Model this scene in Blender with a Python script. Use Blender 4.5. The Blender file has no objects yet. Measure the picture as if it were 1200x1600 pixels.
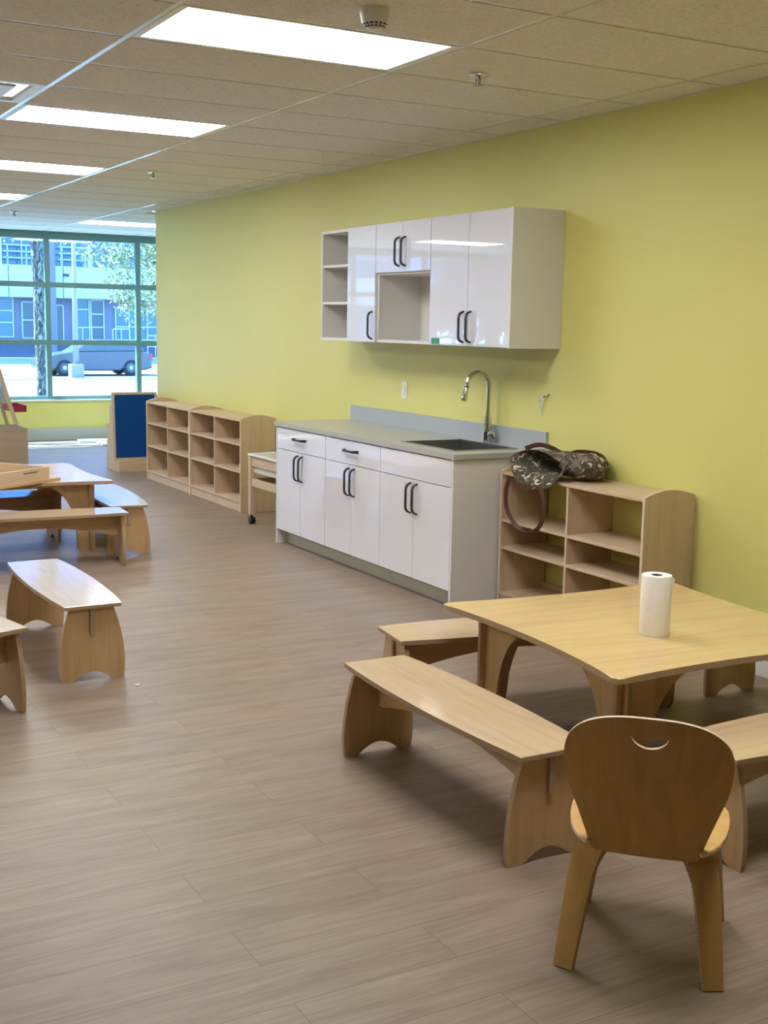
import bpy, bmesh, math, random
from mathutils import Vector, Matrix
rnd = random.Random(7)
sc = bpy.context.scene
COL = sc.collection
PI = math.pi

# ------------------------------------------------------------------ camera
cam_d = bpy.data.cameras.new('camera'); cam = bpy.data.objects.new('camera', cam_d); COL.objects.link(cam)
Rr = Vector((0.87189948, -0.48937191, 0.01750505)); Ru = Vector((0.05942733, 0.14122797, 0.98819181)); Rf = Vector((0.48606552, 0.86056365, -0.15221866))
m = Matrix((Rr, Ru, -Rf)).transposed().to_4x4(); m.translation = Vector((-4.2629, -4.3772, 1.5935))
cam.matrix_world = m
cam_d.sensor_fit = 'VERTICAL'; cam_d.sensor_height = 36.0; cam_d.sensor_width = 27.0
cam_d.lens = 1900.86 * 36 / 1600
cam_d.clip_start = 0.05; cam_d.clip_end = 400
sc.camera = cam

# ------------------------------------------------------------------ light and exposure
PANEL = 20.5        # ceiling LED panels
SKY = 6.5
SUN = 34.0
sc.view_settings.view_transform = 'Standard'; sc.view_settings.look = 'None'
sc.view_settings.gamma = 1.0; sc.view_settings.use_curve_mapping = False
sc.view_settings.exposure = 0.16
w = bpy.data.worlds.new('sky'); sc.world = w; w.use_nodes = True
nt = w.node_tree; nt.nodes.clear()
wo = nt.nodes.new('ShaderNodeOutputWorld'); bg = nt.nodes.new('ShaderNodeBackground')
tc = nt.nodes.new('ShaderNodeTexCoord'); sp = nt.nodes.new('ShaderNodeSeparateXYZ'); cr = nt.nodes.new('ShaderNodeValToRGB')
nt.links.new(tc.outputs['Generated'], sp.inputs[0]); nt.links.new(sp.outputs['Z'], cr.inputs[0])
cr.color_ramp.elements[0].position = 0.0; cr.color_ramp.elements[0].color = (0.50, 0.76, 1.0, 1)
cr.color_ramp.elements[1].position = 0.7; cr.color_ramp.elements[1].color = (0.22, 0.46, 0.98, 1)
nt.links.new(cr.outputs[0], bg.inputs[0]); bg.inputs[1].default_value = SKY
nt.links.new(bg.outputs[0], wo.inputs[0])
sd = bpy.data.lights.new('sun', 'SUN'); so = bpy.data.objects.new('sun', sd); COL.objects.link(so)
sd.energy = SUN; sd.angle = 0.009; sd.color = (1.0, 0.96, 0.91)
so.rotation_euler = Vector((-0.7, 0.50, 1.0)).to_track_quat('Z', 'Y').to_euler(); so.location = (-20, 30, 40)
try:
    sc.cycles.use_denoising = True
    sc.cycles.max_bounces = 10; sc.cycles.diffuse_bounces = 6; sc.cycles.glossy_bounces = 4
    sc.cycles.sample_clamp_indirect = 8.0
    sc.cycles.caustics_reflective = False; sc.cycles.caustics_refractive = False
except Exception:
    pass

# ------------------------------------------------------------------ material helpers
def mat(name, col, rough=0.5, metal=0.0, spec=0.5, coat=0.0, emis=None, estr=0.0):
    mt = bpy.data.materials.new(name); mt.use_nodes = True
    b = mt.node_tree.nodes['Principled BSDF']
    b.inputs['Base Color'].default_value = (*col, 1); b.inputs['Roughness'].default_value = rough
    b.inputs['Metallic'].default_value = metal; b.inputs['Specular IOR Level'].default_value = spec
    b.inputs['Coat Weight'].default_value = coat; b.inputs['Coat Roughness'].default_value = 0.04
    if emis: b.inputs['Emission Color'].default_value = (*emis, 1); b.inputs['Emission Strength'].default_value = estr
    return mt
def N(mt, t, **kw):
    n = mt.node_tree.nodes.new(t)
    for k, v in kw.items(): setattr(n, k, v)
    return n
def L(mt, a, b): mt.node_tree.links.new(a, b)
def ramp(mt, fac, stops):
    r = N(mt, 'ShaderNodeValToRGB'); e = r.color_ramp.elements
    while len(e) < len(stops): e.new(0.5)
    for i, (p, c) in enumerate(stops): e[i].position = p; e[i].color = (*c, 1)
    L(mt, fac, r.inputs[0]); return r.outputs[0]
def noise(mt, vec, scale, detail=4, dist=0.0, rough=0.55):
    n = N(mt, 'ShaderNodeTexNoise'); n.inputs['Scale'].default_value = scale; n.inputs['Detail'].default_value = detail
    n.inputs['Distortion'].default_value = dist; n.inputs['Roughness'].default_value = rough
    L(mt, vec, n.inputs['Vector']); return n.outputs['Fac']
def objvec(mt, scale=(1, 1, 1), loc=(0, 0, 0), kind='Object'):
    t = N(mt, 'ShaderNodeTexCoord'); mp = N(mt, 'ShaderNodeMapping'); mp.inputs['Scale'].default_value = scale; mp.inputs['Location'].default_value = loc
    L(mt, t.outputs[kind], mp.inputs[0]); return mp.outputs[0]
def mix(mt, fac, a, b, mode='MIX'):
    x = N(mt, 'ShaderNodeMix', data_type='RGBA', blend_type=mode)
    for s, v in ((x.inputs[0], fac), (x.inputs[6], a), (x.inputs[7], b)):
        if hasattr(v, 'links') or hasattr(v, 'is_linked'): L(mt, v, s)
        elif isinstance(v, (int, float)): s.default_value = v
        else: s.default_value = (*v, 1)
    return x.outputs[2]
def bump(mt, h, strength=0.1, dist=0.01):
    b = N(mt, 'ShaderNodeBump'); b.inputs['Strength'].default_value = strength; b.inputs['Distance'].default_value = dist
    L(mt, h, b.inputs['Height']); L(mt, b.outputs[0], mt.node_tree.nodes['Principled BSDF'].inputs['Normal'])
def setcol(mt, c): L(mt, c, mt.node_tree.nodes['Principled BSDF'].inputs['Base Color'])

def wood(name, base, axis, rough=0.35, coat=0.0, contrast=0.16, spec=0.5):
    mt = mat(name, base, rough, coat=coat, spec=spec)
    s = [14, 14, 14]; s[axis] = 1.3
    v = objvec(mt, tuple(s))
    f = noise(mt, v, 1.4, 6, 0.9)
    s2 = [90, 90, 90]; s2[axis] = 5
    f2 = noise(mt, objvec(mt, tuple(s2)), 1.0, 3)
    f3 = noise(mt, objvec(mt, (3, 3, 3), (4, 2, 7)), 1.0, 2)
    k = contrast
    lo = tuple(c * (1 - k * 1.2) for c in base); hi = tuple(min(1, c * (1 + k * 0.6)) for c in base)
    c = ramp(mt, f, [(0.3, lo), (0.5, base), (0.72, hi)])
    c = mix(mt, f2, c, (0.93, 0.90, 0.86), 'MULTIPLY')
    c = mix(mt, f3, c, (0.95, 0.91, 0.85), 'MULTIPLY')
    setcol(mt, c); return mt

BIRCH = (0.54, 0.37, 0.20); PALE = (0.60, 0.475, 0.345)
M = {}
for i, a in enumerate('xyz'):
    M['birch_' + a] = wood('birch_veneer_' + a, BIRCH, i, 0.33, contrast=0.16)
    M['pale_' + a] = wood('maple_veneer_' + a, PALE, i, 0.42, contrast=0.1)
M['bin_x'] = wood('backlit_plywood', (0.40, 0.32, 0.24), 0, 0.5, contrast=0.08)  # pale veneer darkened and greyed, backlit shade put into the colour
M['top_x'] = wood('birch_bench_top', (0.60, 0.455, 0.30), 0, 0.6, contrast=0.10, spec=0.2, coat=1.0)
M['ttop_x'] = wood('birch_table_top', (0.68, 0.505, 0.26), 0, 0.5, contrast=0.12, spec=0.25, coat=0.7)
M['chair_z'] = wood('maple_chair_veneer', (0.58, 0.34, 0.11), 2, 0.34, contrast=0.12)
M['leg_z'] = wood('bent_maple_legs', (0.60, 0.39, 0.16), 2, 0.26, contrast=0.12)
def ply(name, a, b):
    mt = mat(name, a, 0.5)
    wv = N(mt, 'ShaderNodeTexWave'); wv.inputs['Scale'].default_value = 60; wv.bands_direction = 'DIAGONAL'
    wv.inputs['Distortion'].default_value = 1.0
    L(mt, objvec(mt), wv.inputs['Vector'])
    setcol(mt, ramp(mt, wv.outputs['Fac'], [(0.3, a), (0.7, b)])); return mt
M['ttop_x'].node_tree.nodes['Principled BSDF'].inputs['Coat Roughness'].default_value = 0.12
M['top_x'].node_tree.nodes['Principled BSDF'].inputs['Coat Roughness'].default_value = 0.11
M['ply'] = ply('plywood_edge', (0.30, 0.20, 0.12), (0.42, 0.30, 0.19))
M['ply_light'] = ply('light_plywood_edge', (0.60, 0.48, 0.34), (0.74, 0.62, 0.47))

# wall paint
M['yellow'] = mat('yellow_green_paint', (0.62, 0.58, 0.19), 0.42, spec=0.35)
f = noise(M['yellow'], objvec(M['yellow'], (60, 60, 60)), 1.0, 3); bump(M['yellow'], f, 0.06, 0.004)
f = noise(M['yellow'], objvec(M['yellow'], (1, 1, 1)), 0.7, 2); setcol(M['yellow'], ramp(M['yellow'], f, [(0.3, (0.635, 0.61, 0.205)), (0.7, (0.67, 0.635, 0.22))]))
M['base'] = mat('baseboard_grey_white', (0.72, 0.73, 0.72), 0.4)
M['base_grey'] = mat('baseboard_grey', (0.42, 0.46, 0.46), 0.4)
# ceiling tiles
ct = M['tile'] = mat('mineral_fibre_tile', (0.62, 0.58, 0.52), 0.9, spec=0.1)
f = noise(ct, objvec(ct, (70, 70, 70)), 1.0, 5, rough=0.7); setcol(ct, ramp(ct, f, [(0.32, (0.53, 0.52, 0.50)), (0.46, (0.73, 0.72, 0.70)), (0.7, (0.80, 0.79, 0.77))])); bump(ct, f, 0.25, 0.003)
M['tbar'] = mat('white_ceiling_grid', (0.72, 0.74, 0.77), 0.22)
# vinyl plank floor
fl = M['floor'] = mat('oak_vinyl_plank', (0.4, 0.33, 0.28), 0.42, spec=0.42)
v = objvec(fl, (1, 1, 1), (0.214, 0.235, 0))
br = N(fl, 'ShaderNodeTexBrick'); br.offset = 0.38; br.offset_frequency = 2; br.squash = 1.0
br.inputs['Scale'].default_value = 1.0; br.inputs['Brick Width'].default_value = 1.22; br.inputs['Row Height'].default_value = 0.191
br.inputs['Mortar Size'].default_value = 0.0016; br.inputs['Mortar Smooth'].default_value = 0.6; br.inputs['Bias'].default_value = 0
br.inputs['Color1'].default_value = (0, 0, 0, 1); br.inputs['Color2'].default_value = (1, 1, 1, 1); br.inputs['Mortar'].default_value = (0.5, 0.5, 0.5, 1)
L(fl, v, br.inputs['Vector'])
off = N(fl, 'ShaderNodeVectorMath', operation='MULTIPLY_ADD'); off.inputs[1].default_value = (3, 7, 0)
L(fl, br.outputs['Color'], off.inputs[0]); L(fl, objvec(fl, (1.1, 9, 1)), off.inputs[2])
g1 = noise(fl, off.outputs[0], 1.6, 7, 0.8, 0.62)
off2 = N(fl, 'ShaderNodeVectorMath', operation='MULTIPLY_ADD'); off2.inputs[1].default_value = (3, 7, 0)
L(fl, br.outputs['Color'], off2.inputs[0]); L(fl, objvec(fl, (5, 80, 1)), off2.inputs[2])
g2 = noise(fl, off2.outputs[0], 1.0, 4)
c = ramp(fl, g1, [(0.30, (0.225, 0.166, 0.127)), (0.5, (0.285, 0.221, 0.175)), (0.70, (0.335, 0.269, 0.218))])
c = mix(fl, ramp(fl, g2, [(0.38, (0, 0, 0)), (0.66, (1, 1, 1))]), c, (0.84, 0.825, 0.81), 'MULTIPLY')
wv = N(fl, 'ShaderNodeTexWave'); wv.bands_direction = 'Y'; wv.inputs['Scale'].default_value = 4.5; wv.inputs['Distortion'].default_value = 9.0; wv.inputs['Detail'].default_value = 3.0; wv.inputs['Detail Scale'].default_value = 0.7
L(fl, off.outputs[0], wv.inputs['Vector'])
c = mix(fl, ramp(fl, wv.outputs['Fac'], [(0.55, (0, 0, 0)), (0.95, (1, 1, 1))]), c, (0.90, 0.885, 0.87), 'MULTIPLY')
tone = ramp(fl, br.outputs['Color'], [(0.0, (0.93, 0.93, 0.93)), (1.0, (1.0, 0.99, 0.98))])
c = mix(fl, 1.0, c, tone, 'MULTIPLY')
c = mix(fl, br.outputs['Fac'], c, (0.14, 0.10, 0.075))
setcol(fl, c); bump(fl, g2, 0.05, 0.002)

M['gloss'] = mat('white_gloss_door', (0.74, 0.745, 0.83), 0.02, spec=0.5, coat=0.9)
M['gloss'].node_tree.nodes['Principled BSDF'].inputs['Coat IOR'].default_value = 1.75; M['gloss'].node_tree.nodes['Principled BSDF'].inputs['Coat Roughness'].default_value = 0.01
M['carcass'] = mat('white_melamine', (0.66, 0.65, 0.63), 0.45)
M['white'] = mat('white_plastic', (0.78, 0.78, 0.76), 0.35)
M['counter'] = mat('grey_laminate', (0.40, 0.40, 0.385), 0.28)
M['splash'] = mat('grey_laminate_upstand', (0.38, 0.42, 0.46), 0.35)
M['kick'] = mat('kick_board', (0.50, 0.51, 0.45), 0.5)
M['black'] = mat('black_metal', (0.012, 0.012, 0.016), 0.35)
M['steel'] = mat('brushed_steel', (0.45, 0.45, 0.44), 0.28, metal=1.0)
M['chrome'] = mat('brushed_nickel', (0.62, 0.63, 0.62), 0.13, metal=1.0)
M['dark'] = mat('dark_slot', (0.03, 0.03, 0.035), 0.6)
M['green_sticker'] = mat('green_sticker', (0.03, 0.28, 0.12), 0.5)
M['blue'] = mat('blue_felt', (0.006, 0.060, 0.27), 0.85, spec=0.1)
M['red'] = mat('dark_red_plastic', (0.35, 0.02, 0.06), 0.3)
M['grey_board'] = mat('grey_whiteboard', (0.20, 0.23, 0.31), 0.25)
M['clear'] = mat('clear_acrylic', (0.55, 0.58, 0.50), 0.1)
M['paper'] = mat('paper_towel', (0.83, 0.81, 0.77), 0.95, spec=0.1)
f = noise(M['paper'], objvec(M['paper'], (60, 60, 60)), 1, 3); bump(M['paper'], f, 0.5, 0.004)
M['leather'] = mat('brown_leather', (0.07, 0.022, 0.014), 0.45)
M['frame'] = mat('teal_green_aluminium', (0.13, 0.27, 0.285), 0.35)
M['led'] = mat('led_diffuser', (0.9, 0.9, 0.9), 0.5, emis=(1.0, 0.985, 0.955), estr=PANEL)
# camouflage cloth
cm = M['camo'] = mat('camouflage_cloth', (0.1, 0.09, 0.07), 0.85, spec=0.15)
n1 = noise(cm, objvec(cm, (14, 14, 14)), 1.0, 2, 1.5); n2 = noise(cm, objvec(cm, (26, 18, 30), (3, 1, 5)), 1.0, 1.5, 1.0); n3 = noise(cm, objvec(cm, (13, 16, 20), (9, 4, 2)), 1.0, 1, 1.0)
def hard(mt, f, t):
    r = N(mt, 'ShaderNodeValToRGB'); r.color_ramp.interpolation = 'CONSTANT'; r.color_ramp.elements[1].position = t; L(mt, f, r.inputs[0]); return r.outputs[0]
c = mix(cm, hard(cm, n1, 0.5), (0.11, 0.085, 0.075), (0.06, 0.06, 0.035))
c = mix(cm, hard(cm, n3, 0.60), c, (0.19, 0.155, 0.13)); c = mix(cm, hard(cm, n2, 0.615), c, (0.56, 0.53, 0.44)); setcol(cm, c)
M['lining'] = mat('dark_olive_lining', (0.03, 0.03, 0.02), 0.9)
# glass: thin panes, tinted blue to colour the daylight
g = bpy.data.materials.new('window_glass'); g.use_nodes = True; gn = g.node_tree; gn.nodes.clear()
o_ = gn.nodes.new('ShaderNodeOutputMaterial'); mx = gn.nodes.new('ShaderNodeMixShader'); tr = gn.nodes.new('ShaderNodeBsdfTransparent'); gl = gn.nodes.new('ShaderNodeBsdfGlossy')
fr = gn.nodes.new('ShaderNodeLayerWeight'); pw = gn.nodes.new('ShaderNodeMath'); pw.operation = 'POWER'; pw.inputs[1].default_value = 5.0; ma = gn.nodes.new('ShaderNodeMath'); ma.operation = 'MULTIPLY_ADD'; ma.inputs[1].default_value = 0.7; ma.inputs[2].default_value = 0.03
gn.links.new(fr.outputs['Facing'], pw.inputs[0]); gn.links.new(pw.outputs[0], ma.inputs[0])
tr.inputs[0].default_value = (0.69, 0.885, 1.0, 1); gl.inputs['Roughness'].default_value = 0.0
gn.links.new(ma.outputs[0], mx.inputs[0]); gn.links.new(tr.outputs[0], mx.inputs[1]); gn.links.new(gl.outputs[0], mx.inputs[2]); gn.links.new(mx.outputs[0], o_.inputs[0])
M['glass'] = g
# outdoors
M['paving'] = mat('pale_concrete_paving', (0.36, 0.36, 0.35), 0.9)
M['asphalt'] = mat('asphalt', (0.24, 0.24, 0.25), 0.9)
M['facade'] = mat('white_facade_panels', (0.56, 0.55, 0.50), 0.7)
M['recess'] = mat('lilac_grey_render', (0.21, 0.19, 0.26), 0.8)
M['bglass'] = mat('office_window_glass', (0.035, 0.12, 0.19), 0.06, spec=0.7)
M['bglass_dark'] = mat('dark_office_glass', (0.02, 0.055, 0.10), 0.1, spec=0.7)
M['bframe'] = mat('white_window_frame', (0.50, 0.50, 0.50), 0.5)
M['upper'] = mat('blue_reflected_wall', (0.14, 0.33, 0.62), 0.3)  # blue chosen to tint what the bench tops reflect
M['plinth'] = mat('blue_grey_plinth', (0.06, 0.07, 0.12), 0.8)
M['bark'] = mat('grey_tree_bark', (0.3, 0.28, 0.24), 0.95, spec=0.1)
f = noise(M['bark'], objvec(M['bark'], (16, 16, 5)), 1.0, 6, 1.5); setcol(M['bark'], ramp(M['bark'], f, [(0.35, (0.03, 0.03, 0.03)), (0.50, (0.10, 0.095, 0.09)), (0.64, (0.34, 0.31, 0.25))])); bump(M['bark'], f, 1.0, 0.04)
def leaf(name, a, b):
    mt = mat(name, a, 0.6, spec=0.2)
    v = objvec(mt, (5, 5, 5)); setcol(mt, ramp(mt, noise(mt, v, 1, 2), [(0.35, a), (0.65, b)])); return mt
M['leaf'] = leaf('pale_green_leaves', (0.12, 0.16, 0.05), (0.46, 0.44, 0.26))
M['leaf_dark'] = leaf('green_leaves', (0.08, 0.18, 0.04), (0.30, 0.42, 0.14))
M['leaf_red'] = leaf('russet_leaves', (0.30, 0.12, 0.10), (0.60, 0.40, 0.34))
M['carpaint'] = mat('silver_blue_car_paint', (0.09, 0.095, 0.12), 0.35, metal=0.2, coat=0.3)
M['tyre'] = mat('tyre_rubber', (0.02, 0.022, 0.03), 0.8)
M['alloy'] = mat('alloy_wheel', (0.09, 0.10, 0.14), 0.4, metal=0.3)
M['cglass'] = mat('car_glass', (0.03, 0.06, 0.09), 0.05, spec=0.8)
M['post'] = mat('pale_galvanised_post', (0.27, 0.26, 0.31), 0.5)
M['rail_paint'] = mat('cream_rail_paint', (0.62, 0.58, 0.48), 0.5)
M['tail'] = mat('red_tail_lamp', (0.5, 0.03, 0.08), 0.3)

# ------------------------------------------------------------------ mesh helpers
def link(name, bm, mats, parent=None, smooth=False, label=None, autosm=False):
    me = bpy.data.meshes.new(name); bm.normal_update(); bm.to_mesh(me); bm.free()
    for x in (mats if isinstance(mats, (list, tuple)) else [mats]): me.materials.append(M[x] if isinstance(x, str) else x)
    if smooth:
        for p in me.polygons: p.use_smooth = True
        if autosm:
            try: me.set_sharp_from_angle(angle=math.radians(35))
            except Exception: pass
    o = bpy.data.objects.new(name, me); COL.objects.link(o)
    if parent: o.parent = parent
    if label: o['label'] = label
    return o
def thing(name, label, cat, loc=(0, 0, 0), rz=0.0, group=None):
    o = bpy.data.objects.new(name, None); COL.objects.link(o); o.empty_display_size = 0.1
    o.location = loc; o.rotation_euler = (0, 0, math.radians(rz)); o['label'] = label; o['category'] = cat
    if group: o['group'] = group
    return o
def tag(o, label, cat, group=None):
    o['label'] = label; o['category'] = cat
    if group: o['group'] = group
    return o
def struct(name, bm, mats, label=None, **k):
    o = link(name, bm, mats, **k); o['kind'] = 'structure'
    if label: o['label'] = label
    return o
def dup(root, loc, rz, label, group=None):
    def cp(o, par):
        c = o.copy(); COL.objects.link(c)
        if par: c.parent = par
        for ch in o.children: cp(ch, c)
        return c
    r = cp(root, None); r.location = loc; r.rotation_euler = (0, 0, math.radians(rz)); r['label'] = label
    if group: r['group'] = group
    return r
def box(bm, x0, x1, y0, y1, z0, z1, bev=0.0, mi=0, seg=1):
    r = bmesh.ops.create_cube(bm, size=1.0)
    vs = r['verts']
    for vtx in vs:
        vtx.co = Vector(((x0 + x1) / 2 + vtx.co.x * (x1 - x0), (y0 + y1) / 2 + vtx.co.y * (y1 - y0), (z0 + z1) / 2 + vtx.co.z * (z1 - z0)))
    fs = set(f for vtx in vs for f in vtx.link_faces)
    for f in fs: f.material_index = mi
    if bev > 0:
        es = list(set(e for vtx in vs for e in vtx.link_edges))
        r2 = bmesh.ops.bevel(bm, geom=es, offset=bev, segments=seg, affect='EDGES', profile=0.5)
        for f in r2['faces']: f.material_index = mi
def B(*a, **k):
    bm = bmesh.new(); box(bm, *a, **k); return bm
def prism(bm, pts, o, a, b, n, t, caps=0, side=1, bev=0.0):
    """polygon pts (u,v) in plane o + u*a + v*b, extruded from -t/2 to t/2 along n"""
    o, a, b, n = Vector(o), Vector(a), Vector(b), Vector(n)
    lo = [bm.verts.new(o + a * u + b * v - n * t / 2) for u, v in pts]
    hi = [bm.verts.new(o + a * u + b * v + n * t / 2) for u, v in pts]
    k = len(pts)
    f0 = bm.faces.new(lo[::-1]); f1 = bm.faces.new(hi); f0.material_index = f1.material_index = caps
    for i in range(k):
        f = bm.faces.new((lo[i], lo[(i + 1) % k], hi[(i + 1) % k], hi[i])); f.material_index = side
    fs = [f0, f1]
    if bev > 0:
        es = list(set(list(f0.edges) + list(f1.edges)))
        bmesh.ops.bevel(bm, geom=es, offset=bev, segments=1, affect='EDGES')
    bmesh.ops.recalc_face_normals(bm, faces=bm.faces)
def tube(bm, path, r, seg=10, mi=0, cap=True, flat=None):
    """sweep along path; r a number or a list; flat=(w,h) makes a strap with fixed side vector"""
    P = [Vector(p) for p in path]; rings = []
    up = Vector((0.13, 0.21, 0.97))
    for i, p in enumerate(P):
        d = (P[min(i + 1, len(P) - 1)] - P[max(i - 1, 0)]).normalized()
        s = d.cross(up)
        if s.length < 0.05: s = d.cross(Vector((1, 0.1, 0)))
        s.normalize(); n_ = s.cross(d).normalized(); up = n_
        rr = r[i] if isinstance(r, (list, tuple)) else r
        rings.append([bm.verts.new(p + s * math.cos(2 * PI * k / seg) * rr + n_ * math.sin(2 * PI * k / seg) * rr) for k in range(seg)])
    for i in range(len(rings) - 1):
        for k in range(seg):
            f = bm.faces.new((rings[i][k], rings[i][(k + 1) % seg], rings[i + 1][(k + 1) % seg], rings[i + 1][k])); f.material_index = mi; f.smooth = True
    if cap:
        bm.faces.new(rings[0][::-1]).material_index = mi; bm.faces.new(rings[-1]).material_index = mi
def strap(bm, path, side, wdt, th, mi=0, mi_edge=None):
    """flat strip: side = unit vector(s) across the width"""
    P = [Vector(p) for p in path]; rings = []
    for i, p in enumerate(P):
        d = (P[min(i + 1, len(P) - 1)] - P[max(i - 1, 0)]).normalized()
        s = Vector(side[i] if isinstance(side, list) else side).normalized(); s = (s - d * s.dot(d)).normalized(); n_ = s.cross(d).normalized()
        ww = wdt[i] if isinstance(wdt, list) else wdt
        rings.append([bm.verts.new(p + s * a * ww / 2 + n_ * b * th / 2) for a, b in ((-1, -1), (1, -1), (1, 1), (-1, 1))])
    for i in range(len(rings) - 1):
        for k in range(4):
            f = bm.faces.new((rings[i][k], rings[i][(k + 1) % 4], rings[i + 1][(k + 1) % 4], rings[i + 1][k])); f.material_index = mi if (k % 2 == 0 or mi_edge is None) else mi_edge
    bm.faces.new(rings[0][::-1]).material_index = mi; bm.faces.new(rings[-1]).material_index = mi
    bmesh.ops.recalc_face_normals(bm, faces=bm.faces)
def lathe(bm, prof, o=(0, 0, 0), seg=32, mi=0, axis=(0, 0, 1)):
    o = Vector(o); q = Vector((0, 0, 1)).rotation_difference(Vector(axis)); rings = []
    for r, z in prof:
        rings.append([bm.verts.new(o + q @ Vector((r * math.cos(2 * PI * k / seg), r * math.sin(2 * PI * k / seg), z))) for k in range(seg)])
    for i in range(len(rings) - 1):
        for k in range(seg):
            f = bm.faces.new((rings[i][k], rings[i][(k + 1) % seg], rings[i + 1][(k + 1) % seg], rings[i + 1][k])); f.material_index = mi
    bm.faces.new(rings[0][::-1]).material_index = mi; bm.faces.new(rings[-1]).material_index = mi
    bmesh.ops.recalc_face_normals(bm, faces=bm.faces)
def arc(cx, cy, rx, ry, a0, a1, n):
    return [(cx + rx * math.cos(math.radians(a0 + (a1 - a0) * i / n)), cy + ry * math.sin(math.radians(a0 + (a1 - a0) * i / n))) for i in range(n + 1)]

# ------------------------------------------------------------------ room shell
H = 2.72
XL, XR, YN, YW, YE = -9.0, 3.4, -7.5, 11.9, 8.12      # left wall, far right wall, near wall, window wall, end of the yellow wall
struct('floor', B(XL, XR, YN, YW + 0.1, -0.12, 0), 'floor')
struct('wall_right', B(0, 0.14, YN, YE, 0, H + 0.1), 'yellow')
struct('wall_return', B(0.14, XR, YE - 0.14, YE, 0, H + 0.1), 'yellow')
struct('wall_left', B(XL - 0.14, XL, YN, YW, 0, H + 0.1), 'yellow')
struct('wall_near', B(XL, 0.14, YN - 0.14, YN, 0, H + 0.1), 'yellow')
struct('wall_far_right', B(XR, XR + 0.14, YE - 0.14, YW, 0, H + 0.1), 'yellow')
SILL = 0.51
struct('wall_window', B(XL - 0.14, XR + 0.14, YW, YW + 0.16, -0.1, SILL), 'yellow')
struct('trim_1', B(XL, XR, YW - 0.02, YW + 0.17, SILL, SILL + 0.02), 'base', label='pale window sill ledge')
struct('baseboard_right', B(-0.012, 0, YN, YE, 0, 0.10), 'base')
struct('baseboard_window', B(XL, XR, YW - 0.06, YW, 0, 0.15), 'base_grey')
struct('baseboard_return', B(0.0, XR, YE, YE + 0.012, 0, 0.10), 'base')
struct('wall_header', B(XL - 0.14, XR + 0.14, YW + 0.10, YW + 0.3, H - 0.02, H + 1.2), 'facade', label='fascia above the window')

# suspended ceiling: dropped-edge tiles, 2 x 4 ft grid
TX, TY = 1.22, 0.61; X0 = -2.671
light_cells = set()
for j in (-4, 0, 4, 8, 12): light_cells.add((0, j))
for j in (0, 4, 8, 12): light_cells.add((-3, j))
light_cells.add((2, 16)); light_cells.add((-3, 16))
vent_cell = (-1, 3)
bm = bmesh.new(); i0, i1 = -6, 5; j0, j1 = -13, 20
for i in range(i0, i1):
    for j in range(j0, j1):
        if (i, j) in light_cells: continue
        xa, xb = X0 + i * TX + 0.0145, X0 + (i + 1) * TX - 0.0145; ya, yb = j * TY + 0.0145, (j + 1) * TY - 0.0145
        if (i, j) == vent_cell: xb = X0 + (i + 0.5) * TX - 0.009
        xa = max(xa, XL); xb = min(xb, XR); ya = max(ya, YN); yb = min(yb, YW + 0.1)
        if xb - xa < 0.02 or yb - ya < 0.02: continue
        if ya < YE - 0.14 and xa < -0.001 < xb: xb = -0.009
        if ya < YE - 0.14 and xa >= -0.001: continue
        box(bm, xa, xb, ya, yb, H, H + 0.02)
box(bm, XL, XR, YN, YW + 0.1, H + 0.14, H + 0.18)
struct('ceiling', bm, 'tile')
n = 0
for i in range(i0, i1 + 1):
    x = X0 + i * TX
    if x < XL or x > XR: continue
    n += 1
    struct('trim_%d' % (n + 1), B(x - 0.012, x + 0.012, YN if x < 0 else YE, YW + 0.1, H + 0.001, H + 0.03), 'tbar', label='main runner of the ceiling grid')
bm = bmesh.new()
for j in range(j0, j1):
    y = j * TY
    if YN < y < YW: box(bm, XL, (0 if y < YE else XR), y - 0.012, y + 0.012, H + 0.002, H + 0.028)
box(bm, X0 - TX / 2 - 0.012, X0 - TX / 2 + 0.012, 3 * TY, 4 * TY, H + 0.002, H + 0.028)
struct('trim_%d' % (n + 2), bm, 'tbar', label='cross tees of the ceiling grid')
struct('trim_%d' % (n + 3), B(-0.022, 0, YN, YE, H - 0.004, H + 0.02), 'tbar', label='wall angle under the ceiling tiles')

# ceiling lights
def light_panel(i, j, label):
    t = thing('ceiling_light', label, 'ceiling light', (X0 + (i + 0.5) * TX, (j + 0.5) * TY, H), group='recessed panel lights in the tile ceiling')
    a, b = TX / 2 - 0.014, TY / 2 - 0.014; bm = bmesh.new()
    for s in (-1, 1):
        box(bm, min(s * a, s * (a - .03)), max(s * a, s * (a - .03)), -b, b, 0.0, 0.03)
        box(bm, -a + .03, a - .03, min(s * b, s * (b - .022)), max(s * b, s * (b - .022)), 0.0, 0.03)
    link('frame', bm, 'white', t)
    link('diffuser', B(-a + .03, a - .03, -b + .022, b - .022, 0.004, 0.02), 'led', t)
names = {(0, 0): 'long white panel light nearest the viewer, beside the smoke detector', (0, 4): 'second panel light from the front, beside the ceiling vent',
         (0, 8): 'third panel light from the front in the long row', (0, 12): 'fourth and farthest panel light of the long row',
         (2, 16): 'panel light close to the window wall, past the end of the yellow wall'}
for (i, j) in sorted(light_cells):
    light_panel(i, j, names.get((i, j), 'panel light outside the picture, %s of the ceiling' % ('left row' if i < 0 else 'near part')))

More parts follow.
